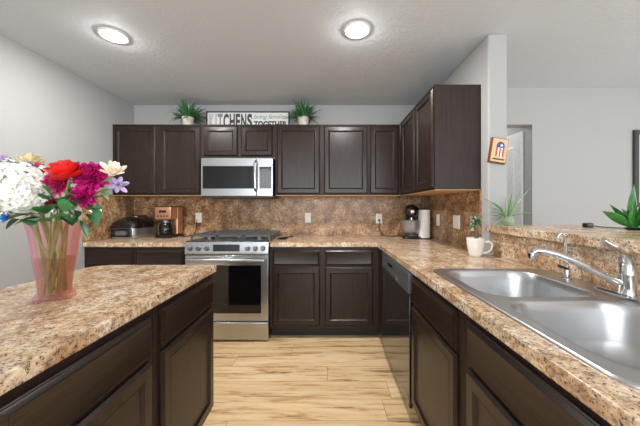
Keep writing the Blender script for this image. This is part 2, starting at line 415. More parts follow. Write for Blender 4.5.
# ------------------------------------------------------------------ worktops
xs = [-.528, .48, .566, 1.105, XR-.007, XP-.001]; ys = [-.4, .50, 1.438, YP-.002, 2.58, YB-.007]
def fil(i, j):
    if i == 0: return j == 4
    if i == 4: return j <= 2
    if i == 2 and j == 1: return False
    return True
o = obj('worktop', slab_cells(xs, ys, fil, .8735, ZT), LAM, None, 35, .0035, 2)
tag(o, 'L-shaped granite-look laminate worktop holding the sink and stand mixer', 'worktop')
o = obj('worktop', MB().box(XL+.007, -1.304, 2.58, YB-.007, .8735, ZT), LAM, None, 35, .004, 2)
tag(o, 'short granite-look worktop left of the range, under grill and coffee maker', 'worktop')
lp0 = rrect(-1.315, -.63, -.12, 1.58, .012, 0, 4)
lp = rrect(-1.315, -.63, -.12, 1.58, .012, 0, 4)
def island_loop(z, ins=0):
    r = .008
    pts = [(-.63-ins, 1.58-ins), ]
    # rounded far-left corner
    for i in range(9):
        a = pi/2+pi/2*i/8; pts.append((-1.215+(.10-ins)*cos(a), 1.48+(.10-ins)*sin(a)))
    pts += [(-1.315+ins, -.12+ins), (-.63-ins, -.12+ins)]
    return [(x, y, z) for x, y in pts]
o = obj('island_worktop', MB().loft([island_loop(.8735, .004), island_loop(.8775), island_loop(ZT-.004), island_loop(ZT-.0012, .0012), island_loop(ZT, .004)]), LAM, None, 30)
tag(o, 'tan granite-look island worktop under the flower vase', 'worktop')
o = obj('bar_ledge', MB().box(1.115, 1.72, -.4, YP-.002, 1.0755, 1.122), LAM, None, 35, .004, 2)
tag(o, 'raised granite-look breakfast bar ledge behind the faucet', 'bar')

# ------------------------------------------------------------------ dishwasher (local frame like the cabinets)
t = thing('dishwasher', 'black glossy dishwasher with a grey control strip under the worktop', 'dishwasher', (XF, 2.345, 0), -pi/2)
obj('body', MB().box(0.01, .742, 0, .58, .10, .868), BLK, t)
obj('toe_kick', MB().box(0.01, .742, .06, .5, 0, .0995), TOE, t)
obj('door', MB().box(0.004, .75, -.022, -.0005, .075, .735), DISHFRONT, t, 35, .004)
cp = obj('control_panel', MB().box(0.004, .75, -.026, -.0005, .738, .866), DWPANEL, t, 35, .004)
obj('handle', MB().box(.11, .50, -.036, -.0265, .752, .772), STEEL, cp, 35, .003)
obj('display', MB().box(.22, .36, -.0275, -.0263, .80, .825), DISPLAY, cp)
# filler strip in the corner between the runs
tag(obj('filler_strip', MB().box(.497, .53, 2.348, 2.603, .10, .8725), WBODY), 'dark filler strip in the corner beside the dishwasher', 'filler')

# ------------------------------------------------------------------ range
RX0, RX1, RY = -1.302, -.530, 2.548
t = thing('gas_range', 'stainless slide-in gas range between the two base cabinets', 'range', ((RX0+RX1)/2, RY, 0))
hw = (RX1-RX0)/2-.002
obj('body', MB().box(-hw, hw, .03, .70, .02, .905), GREYMETAL, t)
for x in (-hw+.04, hw-.04):
    for y in (.1, .62): obj('foot', MB().cyl((x, y, 0), (x, y, .0195), .015), BLK, t)
dr = obj('oven_door', MB().box(-hw, hw, -.012, .029, .195, .803), STEEL, t, 35, .005)
obj('window', MB().box(-hw+.066, hw-.066, -.0145, -.0122, .268, .712), BLKGLASS, dr, 35, .001)
hb = MB(); hb.tube([(-hw+.03, -.052, .765), (-hw+.10, -.058, .765), (hw-.10, -.058, .765), (hw-.03, -.052, .765)], .016, 14)
hb.cyl((-hw+.05, -.012, .765), (-hw+.05, -.053, .765), .011); hb.cyl((hw-.05, -.012, .765), (hw-.05, -.053, .765), .011)
obj('handle', hb, STEEL, dr)
dw = obj('drawer', MB().box(-hw, hw, -.010, .029, .022, .186), STEEL, t, 35, .005)
obj('pull_lip', MB().box(-hw+.004, hw-.004, -.022, -.0102, .165, .184), STEEL, dw, 35, .004)
# slanted control panel
Pn = [(-.012, .812), (-.018, .822), (-.006, .925), (.012, .934), (.05, .934), (.05, .812)]
cpn = obj('control_panel', MB().loft([[(x, y, z) for y, z in Pn] for x in (-hw, hw)]), STEEL, t)
sl = Matrix.Translation((0, -.012, .873)) @ Matrix.Rotation(radians(-6.6), 4, 'X')
obj('display', MB().box(-.125, .120, -.0035, .004, -.032, .030, sl), DISPLAY, cpn)
for x in (-.335, -.258, -.181, .195, .265, .335):
    kb = obj('knob', MB().lathe([(.024, 0), (.024, .006), (.020, .010), (.018, .030), (.014, .033)], 20, M=sl @ Matrix.Translation((x, .004, -.006)) @ Matrix.Rotation(pi/2, 4, 'X')), GREYMETAL, cpn)
    obj('knob_collar', MB().lathe([(.028, 0), (.028, .004)], 20, M=sl @ Matrix.Translation((x, .004, -.006)) @ Matrix.Rotation(pi/2, 4, 'X')), BLK, kb)
ck = obj('cooktop', MB().box(-hw-.004, hw+.004, .052, .715, .906, .930), STEEL, t, 35, .004)
obj('cooktop_pan', MB().box(-hw+.02, hw-.02, .075, .66, .9302, .934), IRON, ck)
bq = MB(); bq.box(-hw, hw, .665, .712, .9305, .968); obj('rear_vent', bq, STEEL, t, 35, .006)
for bx, by, br in ((-.25, .21, .042), (-.25, .52, .036), (0, .36, .05), (.25, .21, .05), (.25, .52, .034)):
    b_ = obj('burner', MB().lathe([(br*1.25, 0), (br*1.25, .008), (br, .010), (br, .018)], 24, (bx, by, .9342)), GREYMETAL, t)
    obj('burner_cap', MB().lathe([(br*.95, 0), (br, .004), (br*.9, .010)], 24, (bx, by, .9525)), IRON, b_)
for gx in (-.252, 0, .252):
    gm = MB(); w2 = .121
    for x in (-w2, w2): gm.box(gx+x-.007, gx+x+.007, .085, .65, .965, .982)
    for y in (.085, .36, .636): gm.box(gx-w2, gx+w2, y, y+.014, .965, .982)
    for x in (-.04, .04): gm.box(gx+x-.005, gx+x+.005, .099, .64, .967, .983)
    for y in (.17, .25, .46, .55): gm.box(gx-w2, gx+w2, y-.005, y+.005, .967, .984)
    for x in (-w2, w2):
        for y in (.092, .643): gm.box(gx+x-.009, gx+x+.009, y-.009, y+.009, .9345, .966)
    obj('grate', gm, IRON, t)

# ------------------------------------------------------------------ microwave
t = thing('microwave', 'stainless over-the-range microwave with a black window', 'microwave', (-.934, 2.885, 1.36))
mw = .378
obj('body', MB().box(-mw, mw, .026, .385, 0, .408), GREYMETAL, t)
dr = obj('door', MB().box(-mw, .205, -.004, .025, .004, .406), STEEL, t, 35, .005)
obj('window', MB().box(-mw+.02, .176, -.0065, -.0042, .083, .320), BLKGLASS, dr, 35, .001)
obj('handle', MB().tube([(.200, -.004, .065), (.200, -.036, .085), (.200, -.044, .205), (.200, -.036, .345), (.200, -.004, .365)], .0165, 14), STEEL, dr)
cp = obj('control_panel', MB().box(.2055, mw, -.004, .025, .004, .406), STEEL, t, 35, .005)
kp = obj('keypad', MB().box(.236, mw-.016, -.0065, -.0042, .083, .312), BLKGLASS, cp)
km = MB()
for i in range(3):
    for j in range(5): km.box(.258+i*.030, .274+i*.030, -.0075, -.0066, .105+j*.030, .116+j*.030)
km.box(.262, .335, -.0075, -.0066, .268, .290)
obj('key_legend', km, KEY, kp)
obj('base_vent', MB().box(-mw+.01, mw-.01, -.002, .37, -.012, -.0003), BLK, t)

# ------------------------------------------------------------------ sink (world coordinates, origin at the rim centre)
SX, SY = .8375, .968
t = thing('double_sink', 'stainless double-bowl drop-in sink set into the worktop', 'sink', (SX, SY, ZT))
import bmesh
def flat_with_holes(outer, holes, z):
    bm = bmesh.new(); es = []
    for lp in [outer]+holes:
        vs = [bm.verts.new((p[0], p[1], z)) for p in lp]
        es += [bm.edges.new((vs[i], vs[(i+1) % len(vs)])) for i in range(len(vs))]
    bmesh.ops.triangle_fill(bm, use_beauty=True, use_dissolve=False, edges=es)
    bm.verts.index_update()
    mb = MB(); mb.add([v.co.copy() for v in bm.verts], [[v.index for v in f.verts] for f in bm.faces]); bm.free(); return mb
def R(x0, x1, y0, y1, r, z=0, seg=8): return [(p[0]-SX, p[1]-SY, p[2]) for p in rrect(x0, x1, y0, y1, r, z, seg)]
O = (.545, 1.135, .478, 1.455)
B1 = (.590, 1.025, .988, 1.418); B2 = (.590, 1.025, .518, .952)
outer = R(O[0]+.014, O[1]-.014, O[2]+.014, O[3]-.014, .05)
holes = [R(*b, .10) for b in (B1, B2)]
rim = flat_with_holes(outer, holes, .0055)
rim.loft([R(*O, .06, .0004), R(O[0]+.001, O[1]-.001, O[2]+.001, O[3]-.001, .06, .004), R(O[0]+.005, O[1]-.005, O[2]+.005, O[3]-.005, .057, .0075), R(O[0]+.010, O[1]-.010, O[2]+.010, O[3]-.010, .053, .0075), R(O[0]+.014, O[1]-.014, O[2]+.014, O[3]-.014, .05, .0055)], False, False)
obj('rim', rim, SINKST, t, 50)
for b in (B1, B2):
    i = lambda k, z, r: R(b[0]+k, b[1]-k, b[2]+k, b[3]-k, r, z)
    bw = MB().loft([i(-.003, .0058, .103), i(.002, .0045, .10), i(.006, -.002, .098), i(.012, -.03, .095), i(.022, -.12, .09), i(.034, -.150, .085), i(.052, -.168, .075), i(.085, -.176, .06), i(.15, -.179, .03)], False, True)
    bo = obj('bowl', bw, SINKST, t, 60)
    cx, cy = (b[0]+b[1])/2-SX, (b[2]+b[3])/2-SY
    obj('drain', MB().lathe([(.045, 0), (.045, .003), (.036, .004), (.03, -.0005), (.008, .0005), (.006, .006)], 24, (cx, cy, -.1785)), CHROME, bo)

# faucet
FX, FY, FZ = 1.085, .99, ZT+.0060
t = thing('kitchen_faucet', 'chrome single-lever kitchen faucet with a long low spout behind sink', 'faucet', (FX, FY, FZ))
obj('base_plate', MB().loft([rrect(-.028, .028, -.11, .11, .027, 0), rrect(-.028, .028, -.11, .11, .027, .006), rrect(-.022, .022, -.10, .10, .021, .012)]), CHROME, t)
obj('body', MB().lathe([(.027, .0122), (.025, .03), (.024, .075), (.026, .08), (.026, .085), (.024, .095), (.022, .115), (.014, .130), (.004, .136)], 28), CHROME, t)
sp = obj('spout', MB().tube([(-.012, .004, .045), (-.05, .01, .062), (-.11, .022, .094), (-.17, .034, .124), (-.22, .043, .145), (-.26, .050, .156), (-.285, .054, .158), (-.30, .056, .150)], [.013, .0125, .012, .0115, .011, .0105, .0105, .011], 14), CHROME, t)
obj('aerator', MB().lathe([(.013, -.020), (.0145, -.016), (.0145, .010), (.010, .014)], 20, (-.302, .0565, .140)), CHROME, sp)
obj('lever', MB().tube([(0, 0, .125), (-.012, -.004, .150), (-.045, -.012, .172), (-.085, -.022, .188), (-.118, -.03, .206)], [.017, .013, .010, .0085, .0065], 12), CHROME, t)
# drinking-water tap
t = thing('water_tap', 'slim chrome drinking-water tap with a black lever left of the faucet', 'faucet', (1.090, 1.245, FZ))
obj('base', MB().lathe([(.019, 0), (.019, .004), (.012, .010), (.012, .045), (.008, .052)], 20), CHROME, t)
obj('tube', MB().tube([(0, 0, .05), (-.002, 0, .11), (-.006, 0, .165), (-.012, 0, .196), (-.024, 0, .206), (-.036, 0, .200), (-.042, 0, .186)], .0062, 12), CHROME, t)
obj('lever', MB().tube([(0, -.006, .045), (-.02, -.012, .050), (-.05, -.018, .062)], [.006, .005, .007], 10), BLK, t)

# ------------------------------------------------------------------ small appliances on the worktop
# countertop grill
t = thing('countertop_grill', 'black and stainless countertop grill with a domed lid, left of the coffee maker', 'grill', (-2.12, 3.035, ZT+.0005), radians(-4))
def rb(x, y0, y1, r, z): return rrect(-x, x, y0, y1, r, z, 6)
obj('base', MB().loft([rb(.128, -.165, .185, .05, 0), rb(.135, -.17, .19, .05, .008), rb(.138, -.172, .192, .05, .05), rb(.136, -.17, .19, .05, .112)]), STEELV, t, 40)
obj('lid', MB().loft([rb(.140, -.175, .195, .055, .1125), rb(.142, -.177, .197, .055, .125), rb(.136, -.165, .19, .055, .165), rb(.112, -.115, .17, .055, .205), rb(.08, -.06, .14, .05, .228)]), BLKGLOSS, t, 50)
obj('vent_cap', MB().loft([rb(.07, -.045, .125, .03, .2285), rb(.07, -.045, .125, .03, .238), rb(.06, -.035, .115, .03, .245)]), GREYMETAL, t)
obj('lid_handle', MB().tube([(-.10, -.172, .128), (-.09, -.198, .133), (0, -.206, .134), (.09, -.198, .133), (.10, -.172, .128)], .012, 10), BLK, t)
cp = obj('control_panel', MB().loft([[(x, -.172-d, z) for x, z in ((-.112+e, .022+e), (.112-e, .022+e), (.112-e, .108-e), (-.112+e, .108-e))] for d, e in ((-.006, 0), (.004, 0), (.009, .008))]), BLK, t)
obj('display', MB().box(-.06, .06, -.183, -.1815, .042, .088), KEY, cp)
for i in range(2): obj('dial', MB().lathe([(.014, 0), (.013, .01)], 16, M=Matrix.Translation((-.08+i*.16, -.1815, .065)) @ Matrix.Rotation(pi/2, 4, 'X')), GREYMETAL, cp)
# coffee maker
t = thing('coffee_maker', 'copper and black drip coffee maker with glass carafe left of the range', 'coffee maker', (-1.765, 3.10, ZT+.0005))
obj('base', MB().loft([rrect(-.088, .088, -.13, .12, .02, 0), rrect(-.09, .09, -.132, .122, .02, .006), rrect(-.09, .09, -.132, .122, .02, .035)]), BLK, t)
obj('water_tower', MB().loft([rrect(-.09, .09, .01, .122, .015, .0355), rrect(-.09, .09, .01, .122, .015, .335)]), COPPER, t)
hd = obj('brew_head', MB().loft([rrect(-.09, .09, -.125, .0095, .012, .205), rrect(-.09, .09, -.13, .0095, .012, .215), rrect(-.09, .09, -.13, .0095, .012, .335)]), COPPER, t)
obj('top_lid', MB().box(-.088, .088, -.126, .12, .3355, .346), BLK, t, 35, .004)
obj('display', MB().box(-.04, .04, -.1325, -.1302, .275, .300), DISPLAY, hd)
for i in range(4): obj('button', MB().lathe([(.008, 0), (.007, .004)], 12, M=Matrix.Translation((-.05+i*.033, -.1302, .238)) @ Matrix.Rotation(pi/2, 4, 'X')), BLK, hd)
cf = obj('carafe', MB().lathe([(.055, .0355), (.068, .045), (.072, .09), (.066, .13), (.05, .155), (.052, .165)], 24, (0, -.062, 0)), BLKGLASS, t)
obj('carafe_band', MB().lathe([(.054, .1652), (.056, .168), (.056, .19), (.045, .196)], 24, (0, -.062, 0)), GREYMETAL, cf)
obj('carafe_handle', MB().tube([(-.05, -.085, .175), (-.085, -.105, .175), (-.098, -.112, .14), (-.09, -.108, .09), (-.07, -.095, .07)], .009, 8), BLK, cf)
obj('power_cord', MB().tube([(.09, .06, .02), (.12, .05, .004), (.16, .03, .0035), (.20, .06, .004), (.225, .10, .02), (.228, .145, .06), (.232, .168, .19)], .004, 8), BLK, t)
# spoon rest
t = thing('spoon_rest', 'small dark spoon rest lying right of the range top', 'spoon rest', (-.43, 2.86, ZT+.0005), radians(8))
obj('dish', MB().lathe([(.03, 0), (.045, .006), (.052, .016), (.049, .016), (.038, .008), (.0, .006)], 24, (-.02, 0, 0), sy=.75), BLK, t)
obj('spoon_handle', MB().tube([(-.03, 0, .014), (.03, 0, .022), (.075, .004, .028), (.095, .006, .029)], [.011, .007, .009, .005], 8), BLK, t)

# stand mixer
t = thing('stand_mixer', 'black tilt-head stand mixer with steel bowl beside paper towels', 'mixer', (.935, 3.03, ZT+.0005), radians(-12))
obj('base', MB().loft([rrect(-.10, .10, -.16, .17, .08, 0), rrect(-.105, .105, -.165, .175, .085, .008), rrect(-.10, .10, -.16, .17, .08, .022), rrect(-.085, .085, -.145, .16, .075, .030)]), BLKGLOSS, t)
obj('column', MB().loft([rrect(-.06, .06, .06, .165, .04, .0305), rrect(-.045, .045, .075, .16, .035, .10), rrect(-.045, .045, .07, .16, .035, .17), rrect(-.055, .055, .04, .165, .04, .225)]), BLKGLOSS, t)
hm = MB(); ls = []
for y, rx, rz, zc in ((.175, .022, .022, .285), (.168, .048, .045, .285), (.12, .072, .066, .290), (.0, .080, .074, .292), (-.10, .077, .071, .291), (-.150, .066, .060, .288), (-.172, .044, .040, .286), (-.178, .012, .012, .284)):
    ls.append([(rx*cos(a), y, zc+rz*sin(a)) for a in [2*pi*j/28 for j in range(28)]])
hd = obj('motor_head', hm.loft(ls), BLKGLOSS, t, 60)
bnd = []
for y in (-.06, -.085):
    bnd.append([(.0802*cos(a), y, .2915+.0742*sin(a)) for a in [2*pi*j/28 for j in range(28)]])
obj('trim_band', MB().loft(bnd, False, False), CHROME, hd)
obj('hub_cap', MB().lathe([(.024, 0), (.024, .012), (.018, .016)], 20, M=Matrix.Translation((0, -.170, .288)) @ Matrix.Rotation(pi/2, 4, 'X')), CHROME, hd)
obj('beater_shaft', MB().cyl((0, -.06, .19), (0, -.06, .232), .018), CHROME, hd)
bo = obj('bowl', MB().lathe([(.055, .0305), (.058, .040), (.07, .048), (.095, .085), (.106, .13), (.109, .19), (.113, .196), (.110, .198), (.104, .186), (.098, .12), (.06, .055), (0, .05)], 36, (0, -.06, 0), True, False), STEELV, t)
obj('bowl_handle', MB().tube([(-.105, -.06, .170), (-.122, -.065, .168), (-.130, -.068, .14), (-.122, -.065, .112), (-.10, -.06, .108)], .004, 8), STEELV, bo)
obj('power_cord', MB().tube([(-.04, .15, .03), (-.12, .10, .006), (-.22, .06, .004), (-.30, .09, .006), (-.335, .15, .06), (-.3395, .171, .16)], .004, 8), BLK, t)
# paper towels
t = thing('paper_towel_roll', 'white paper towel roll standing on a holder beside the mixer', 'paper towels', (1.045, 2.93, ZT+.0005))
obj('holder_base', MB().lathe([(.07, 0), (.07, .006), (.06, .010)], 28), BLK, t)
obj('roll', MB().lathe([(.058, .0105), (.060, .013), (.060, .303), (.058, .306), (.022, .306)], 36), PAPER, t)
obj('holder_post', MB().lathe([(.008, .3065), (.008, .316), (.010, .318), (.008, .322)], 14), BLK, t)

# outlets and switches
def plate(label, loc, rz, gangs=1, kind='outlet', name='outlet', cat='outlet'):
    t = thing(name, label, cat, loc, rz, 'white wall plates')
    w_ = .036 if gangs == 1 else .060
    pl = obj('cover_plate', MB().loft([[(x, y, z) for x, z in ((-w_+e, -.058+e), (w_-e, -.058+e), (w_-e, .058-e), (-w_+e, .058-e))] for y, e in ((-.0005, 0), (-.004, 0), (-.0065, .004))]), WHITEP, t)
    for gx in ([0] if gangs == 1 else [-.023, .023]):
        if kind == 'outlet':
            for z in (-.021, .021):
                s = obj('socket', MB().loft([[(gx+.0165*cos(a), y, z+.0135*sin(a)) for a in [2*pi*j/20 for j in range(20)]] for y in (-.0066, -.0085)]), WHITEP, t)
                obj('slots', MB().box(gx-.008, gx-.005, -.0089, -.0086, z-.003, z+.006).box(gx+.005, gx+.008, -.0089, -.0086, z-.003, z+.006), BLK, s)
        else:
            obj('rocker', MB().loft([[(gx+x, y, z) for x, z in ((-.016, -.033), (.016, -.033), (.016, .033), (-.016, .033))] for y in (-.0066, -.0095)]), WHITEP, t)
    return t
yb = YB-.0065
plate('white wall outlet between the coffee maker and the range', (-1.515, yb, 1.125), 0)
plate('white wall outlet right of the range, above the bare worktop', (-.215, yb, 1.125), 0)
t = plate('white wall outlet with the black mixer plug in it', (.63, yb, 1.115), 0)
obj('plug', MB().box(-.013, .013, -.028, -.0087, -.034, -.008), BLK, t, 35, .003)
xr_ = XR-.0065
plate('white wall plate on right wall just behind the paper towels', (xr_, 2.78, 1.12), -pi/2, 1, 'rocker', 'light_switch', 'switch')
plate('wide white double wall plate on right wall, between towels and mug', (xr_, 2.385, 1.12), -pi/2, 2, 'rocker', 'light_switch', 'switch')
plate('white wall plate partly behind the mug plant', (xr_, 2.115, 1.12), -pi/2, 1, 'outlet')

# ------------------------------------------------------------------ leaf tools
def frame_to(d, up=(0, 0, 1)):
    d = Vector(d).normalized(); u = Vector(up)
    if abs(d.dot(u)) > .98: u = Vector((1, 0, 0))
    y = u.cross(d).normalized(); z = d.cross(y)
    return Matrix((d, y, z)).transposed().to_4x4()
def blade(mb, p0, d, Ln, W, droop, n=6, twist=0, fold=.25, shape='blade'):
    """a curved leaf starting at p0 along d, bending down"""
    p = Vector(p0); d = Vector(d).normalized(); st = Ln/n; rows = []
    for i in range(n+1):
        s = i/n
        wd = W*{'blade': (.55+.9*s-1.45*s**3 if s < 1 else 0), 'oval': sin(pi*min(1, max(.02, s**.8)))}[shape]
        wd = max(wd, .0004)
        side = d.cross(Vector((0, 0, 1)))
        side = side.normalized() if side.length > 1e-3 else Vector((1, 0, 0))
        if twist: side = Quaternion(d, twist) @ side
        up = side.cross(d)
        rows.append((p - side*wd/2 + up*wd*fold, p.copy(), p + side*wd/2 + up*wd*fold))
        p = p + d*st
        d = (d + Vector((0, 0, -droop/n))).normalized()
    vs = [v for r in rows for v in r]; fs = []
    for i in range(n):
        for k in (0, 1): fs.append((i*3+k, i*3+k+1, i*3+k+4, i*3+k+3))
    mb.add(vs, fs)
def rand_dir(el0, el1, az=None):
    a = random.uniform(0, 2*pi) if az is None else az; e = radians(random.uniform(el0, el1)); return Vector((cos(e)*cos(a), cos(e)*sin(a), sin(e)))

# potted grass plants on top of the cabinets
def shelf_plant(label, loc, seed):
    random.seed(seed)
    t = thing('potted_plant', label, 'plant', loc, 0, 'potted plants above the cabinets')
    obj('pot', MB().lathe([(.046, 0), (.050, .004), (.060, .105), (.065, .112), (.065, .122), (.058, .122), (.055, .108), (0, .108)], 28), POTM, t)
    obj('soil', MB().lathe([(.054, .1085), (.05, .112), (0, .115)], 24), SOIL, t)
    mb = MB()
    for i in range(170):
        a = random.uniform(0, 2*pi); r = random.uniform(0, .05)
        e = random.choice(((50, 85), (20, 60), (5, 40)))
        mb.m = random.randint(0, 1)
        blade(mb, (r*cos(a)*.8, r*sin(a)*.8, .110), rand_dir(*e, az=a+random.uniform(-.5, .5)), random.uniform(.12, .25)*(.95 if e[0] > 10 else .9), random.uniform(.014, .024), random.uniform(.3, 1.2), 6)
    obj('foliage', mb, [LEAFD, LEAFM], t, 'keep')
    return t
ZS = U1+.0105
shelf_plant('green grassy plant in a pale pot above the left cabinet, left of the sign', (-1.555, 3.10, ZS), 3)
shelf_plant('green grassy plant in a pale pot at the right end of the sign', (-.255, 3.10, ZS), 5)

# sign
def text_mesh(s, size, shear=0, sx=1, bold=0, name='letters'):
    c = bpy.data.curves.new(name, 'FONT'); c.body = s; c.size = size; c.extrude = .001; c.shear = shear; c.offset = bold
    o = bpy.data.objects.new(name, c); C.objects.link(o)
    bpy.context.view_layer.update()
    me = bpy.data.meshes.new_from_object(o.evaluated_get(bpy.context.evaluated_depsgraph_get()))
    bpy.data.objects.remove(o); bpy.data.curves.remove(c)
    return me
def place_text(s, x0, x1, z0, z1, y, m, parent, shear=0, bold=0):
    me = text_mesh(s, .1, shear, 1, bold)
    xs_ = [v.co.x for v in me.vertices]; ys_ = [v.co.y for v in me.vertices]
    a, b, c, d = min(xs_), max(xs_), min(ys_), max(ys_)
    for v in me.vertices:
        x, yy, zz = v.co
        v.co = (x0+(x-a)/(b-a)*(x1-x0), y-zz-.001, z0+(yy-c)/(d-c)*(z1-z0))
    return link('lettering', me, m, parent)
t = thing('wall_sign', 'black-framed white sign with KITCHENS lettering above the microwave cabinet', 'sign', (-.914, 3.225, ZS), 0)
sw, sh = .487, .235
bd = obj('board', MB().box(-sw+.008, sw-.008, -.006, .006, .004, sh-.004), SIGNW, t)
fm = MB().box(-sw, sw, -.012, .010, 0, .014).box(-sw, sw, -.012, .010, sh-.014, sh).box(-sw, -sw+.014, -.012, .010, .014, sh-.014).box(sw-.014, sw, -.012, .010, .014, sh-.014)
obj('frame', fm, SIGNF, t)
lx = -sw+.035; wid = [.060, .020, .056, .062, .062, .052, .062, .058]
for ch, w_, m_ in zip('KITCHENS', wid, [LET1, LET1, LET2, LET3, LET3, LET3, LET3, LET3]):
    place_text(ch, lx, lx+w_, .030, .207, -.0062, m_, t, 0, .004); lx += w_+.010
place_text('bring families', lx+.012, sw-.03, .135, .200, -.0062, LET2, t, .35)
place_text('TOGETHER', lx+.012, sw-.03, .045, .122, -.0062, LET3, t, 0, .004)

# ------------------------------------------------------------------ mug with plant
t = thing('mug_planter', 'white mug with a small succulent standing beside the wall plates', 'mug', (1.012, 1.862, ZT+.0005))
obj('mug', MB().lathe([(.034, 0), (.038, .003), (.044, .02), (.053, .075), (.057, .122), (.055, .124), (.053, .118), (.045, .06), (0, .05)], 36, cap1=False), CERAMIC, t)
obj('handle', MB().tube([(.050, -.020, .098), (.074, -.032, .102), (.090, -.042, .085), (.084, -.040, .052), (.066, -.031, .032), (.042, -.018, .024)], [.007, .0065, .0065, .0065, .007, .007], 10), CERAMIC, t)
obj('soil', MB().lathe([(.0505, .098), (.03, .104), (0, .106)], 24), SOIL, t)
pl = MB(); pl.tube([(.004, 0, .10), (.008, 0, .15), (.003, 0, .20), (.010, 0, .235)], [.011, .013, .012, .008], 10)
su = obj('plant_stem', pl, SUCST, t)
random.seed(11); sm = MB()
for i in range(26):
    a = random.uniform(0, 2*pi)
    blade(sm, (.004+random.uniform(-.012, .012), random.uniform(-.01, .01), random.uniform(.20, .245)), rand_dir(-20, 70), random.uniform(.04, .062), .020, .8, 4, 0, .2, 'oval')
obj('plant_leaf_rosette', sm, SUCC, su, 'keep')

# ------------------------------------------------------------------ things on the bar
ZB = 1.1225
t = thing('jar_plant', 'spidery pale green plant in a small glass jar on the bar by the wall end', 'plant', (1.215, 1.84, ZB))
obj('jar', MB().lathe([(.030, 0), (.036, .003), (.040, .03), (.036, .055), (.030, .064), (.032, .068)], 24, cap1=False), JARG, t)
obj('filling', MB().lathe([(.030, .003), (.0355, .012), (.0385, .034), (.033, .055), (0, .060)], 20), PEBBLE, t)
random.seed(21); mb = MB()
for (dx, dz, Ln, dr_) in ((.5, 1, .25, .25), (.42, 1, .23, .1), (-.05, 1, .15, .4), (.15, 1, .16, .6), (-.9, .55, .20, .8), (-.7, 1, .20, 1.1), (-1, .25, .15, 1.0), (.9, .45, .20, .8), (-.35, 1, .18, 1.5), (.8, .8, .14, 1.0), (-1, .0, .13, .9), (.3, .9, .13, .3), (-.55, .7, .16, 1.6), (.6, .3, .12, .7), (-.8, .8, .19, .9), (-.45, 1, .22, .9), (.3, 1, .20, .2), (-1, .45, .18, .7), (-.6, .45, .15, 1.3), (.75, .6, .17, 1.2)):
    mb.m = random.randint(0, 1)
    blade(mb, (random.uniform(-.01, .01), random.uniform(-.01, .01), .045), (dx, random.uniform(-.5, .5), dz), Ln, .012, dr_, 8, random.uniform(-1, 1))
obj('foliage', mb, [LEAFL, LEAFM], t, 'keep')
t = thing('leafy_plant', 'low plant with broad glossy green leaves on the bar, below dark frame', 'plant', (1.655, 1.475, ZB))
obj('dish', MB().lathe([(.030, 0), (.036, .006), (.040, .012), (.037, .013), (.03, .009), (0, .009)], 28), BLK, t)
mb = MB()
for (dx, dy, dz, Ln, W_, dp, tw_) in ((-1, -.1, .62, .205, .046, .25, 1.0), (-.75, .2, 1.1, .16, .030, .2, .9), (-.12, -.1, 1, .235, .056, .05, .9), (.25, -.2, 1, .20, .05, .1, .6), (-.4, -.3, .9, .15, .045, .3, 1.1), (.5, .1, 1, .17, .046, .3, -1.2), (.9, -.2, .7, .18, .046, .5, -.9), (.2, .6, .9, .14, .04, .4, .2), (.15, -.4, 1, .12, .036, .2, 1.3)):
    blade(mb, (dx*.012, dy*.012, .012), (dx, dy, dz), Ln, W_, dp, 10, tw_, .2, 'oval')
obj('foliage', mb, LEAFB, t, 'keep')
t = thing('power_adapter', 'small black adapter with a thin dark cord lying on the bar', 'adapter', (1.60, 1.68, ZB), radians(10))
obj('adapter_body', MB().box(-.024, .024, -.016, .016, 0, .026), BLK, t, 35, .004)
obj('cord', MB().tube([(.024, 0, .010), (.05, -.03, .004), (.07, -.09, .003), (.075, -.15, .003), (.065, -.20, .003)], .0025, 8), BLK, t)

# plaque on the wall end
t = thing('wall_plaque', 'small wooden plaque with a red, white and blue flag emblem on wall end', 'plaque', (1.200, YP-.0005, 1.638), 0)
t.rotation_euler = (0, radians(9), 0)
pw, ph = .058, .088
obj('back_frame', MB().box(-pw, pw, -.022, 0, -ph, ph), PLQF, t, 35, .002)
obj('board', MB().box(-pw+.007, pw-.006, -.026, -.0222, -ph+.010, ph-.006), PLQW, t)
em = MB(); ey = -.0275
em.m = 0
arch = [(-.028, .02), (.028, .02)]+[(.028*cos(a), .030+.032*sin(a)) for a in [pi*j/14 for j in range(15)]]
em.loft([[(x+.004, y, z) for x, z in arch] for y in (-.0262, ey)])
for i in range(5):
    em.m = 1 if i % 2 == 0 else 2
    x0 = -.028+i*.0112
    em.box(x0+.004, x0+.0152, ey, -.0262, -.042, .0199)
em.m = 2
star = [(.010+(.013 if j % 2 == 0 else .0055)*cos(pi/2+j*pi/5), .036+(.013 if j % 2 == 0 else .0055)*sin(pi/2+j*pi/5)) for j in range(10)]
em.loft([[(x, y, z) for x, z in star] for y in (ey, ey-.001)])
obj('flag_emblem', em, [FBLUE, FRED, FWHITE], t)
ln = MB()
for i in range(9):
    x0 = -.038+i*.0090; ln.box(x0, x0+.0078, -.0268, -.0261, -.066+.0006*(i % 3), -.0555)
obj('caption_marks', ln, BLK, t)

# framed mirror on the dining room wall
t = thing('wall_mirror', 'dark-framed mirror on the dining room wall at right edge', 'mirror', (3.42, YF-.0005, 1.64))
for_, fh, fb = .30, .39, .045
fr = MB().loft([[(x*(for_-i), y, z*(fh-i)) for x, z in ((-1, -1), (1, -1), (1, 1), (-1, 1))] for y, i in ((0, 0), (-.02, 0), (-.03, .010), (-.024, fb), (-.010, fb))], False, False)
obj('frame', fr, FRAMEM, t, 25)
obj('glass', MB().box(-for_+.03, for_-.03, -.009, -.002, -fh+.03, fh-.03), MIRG, t)

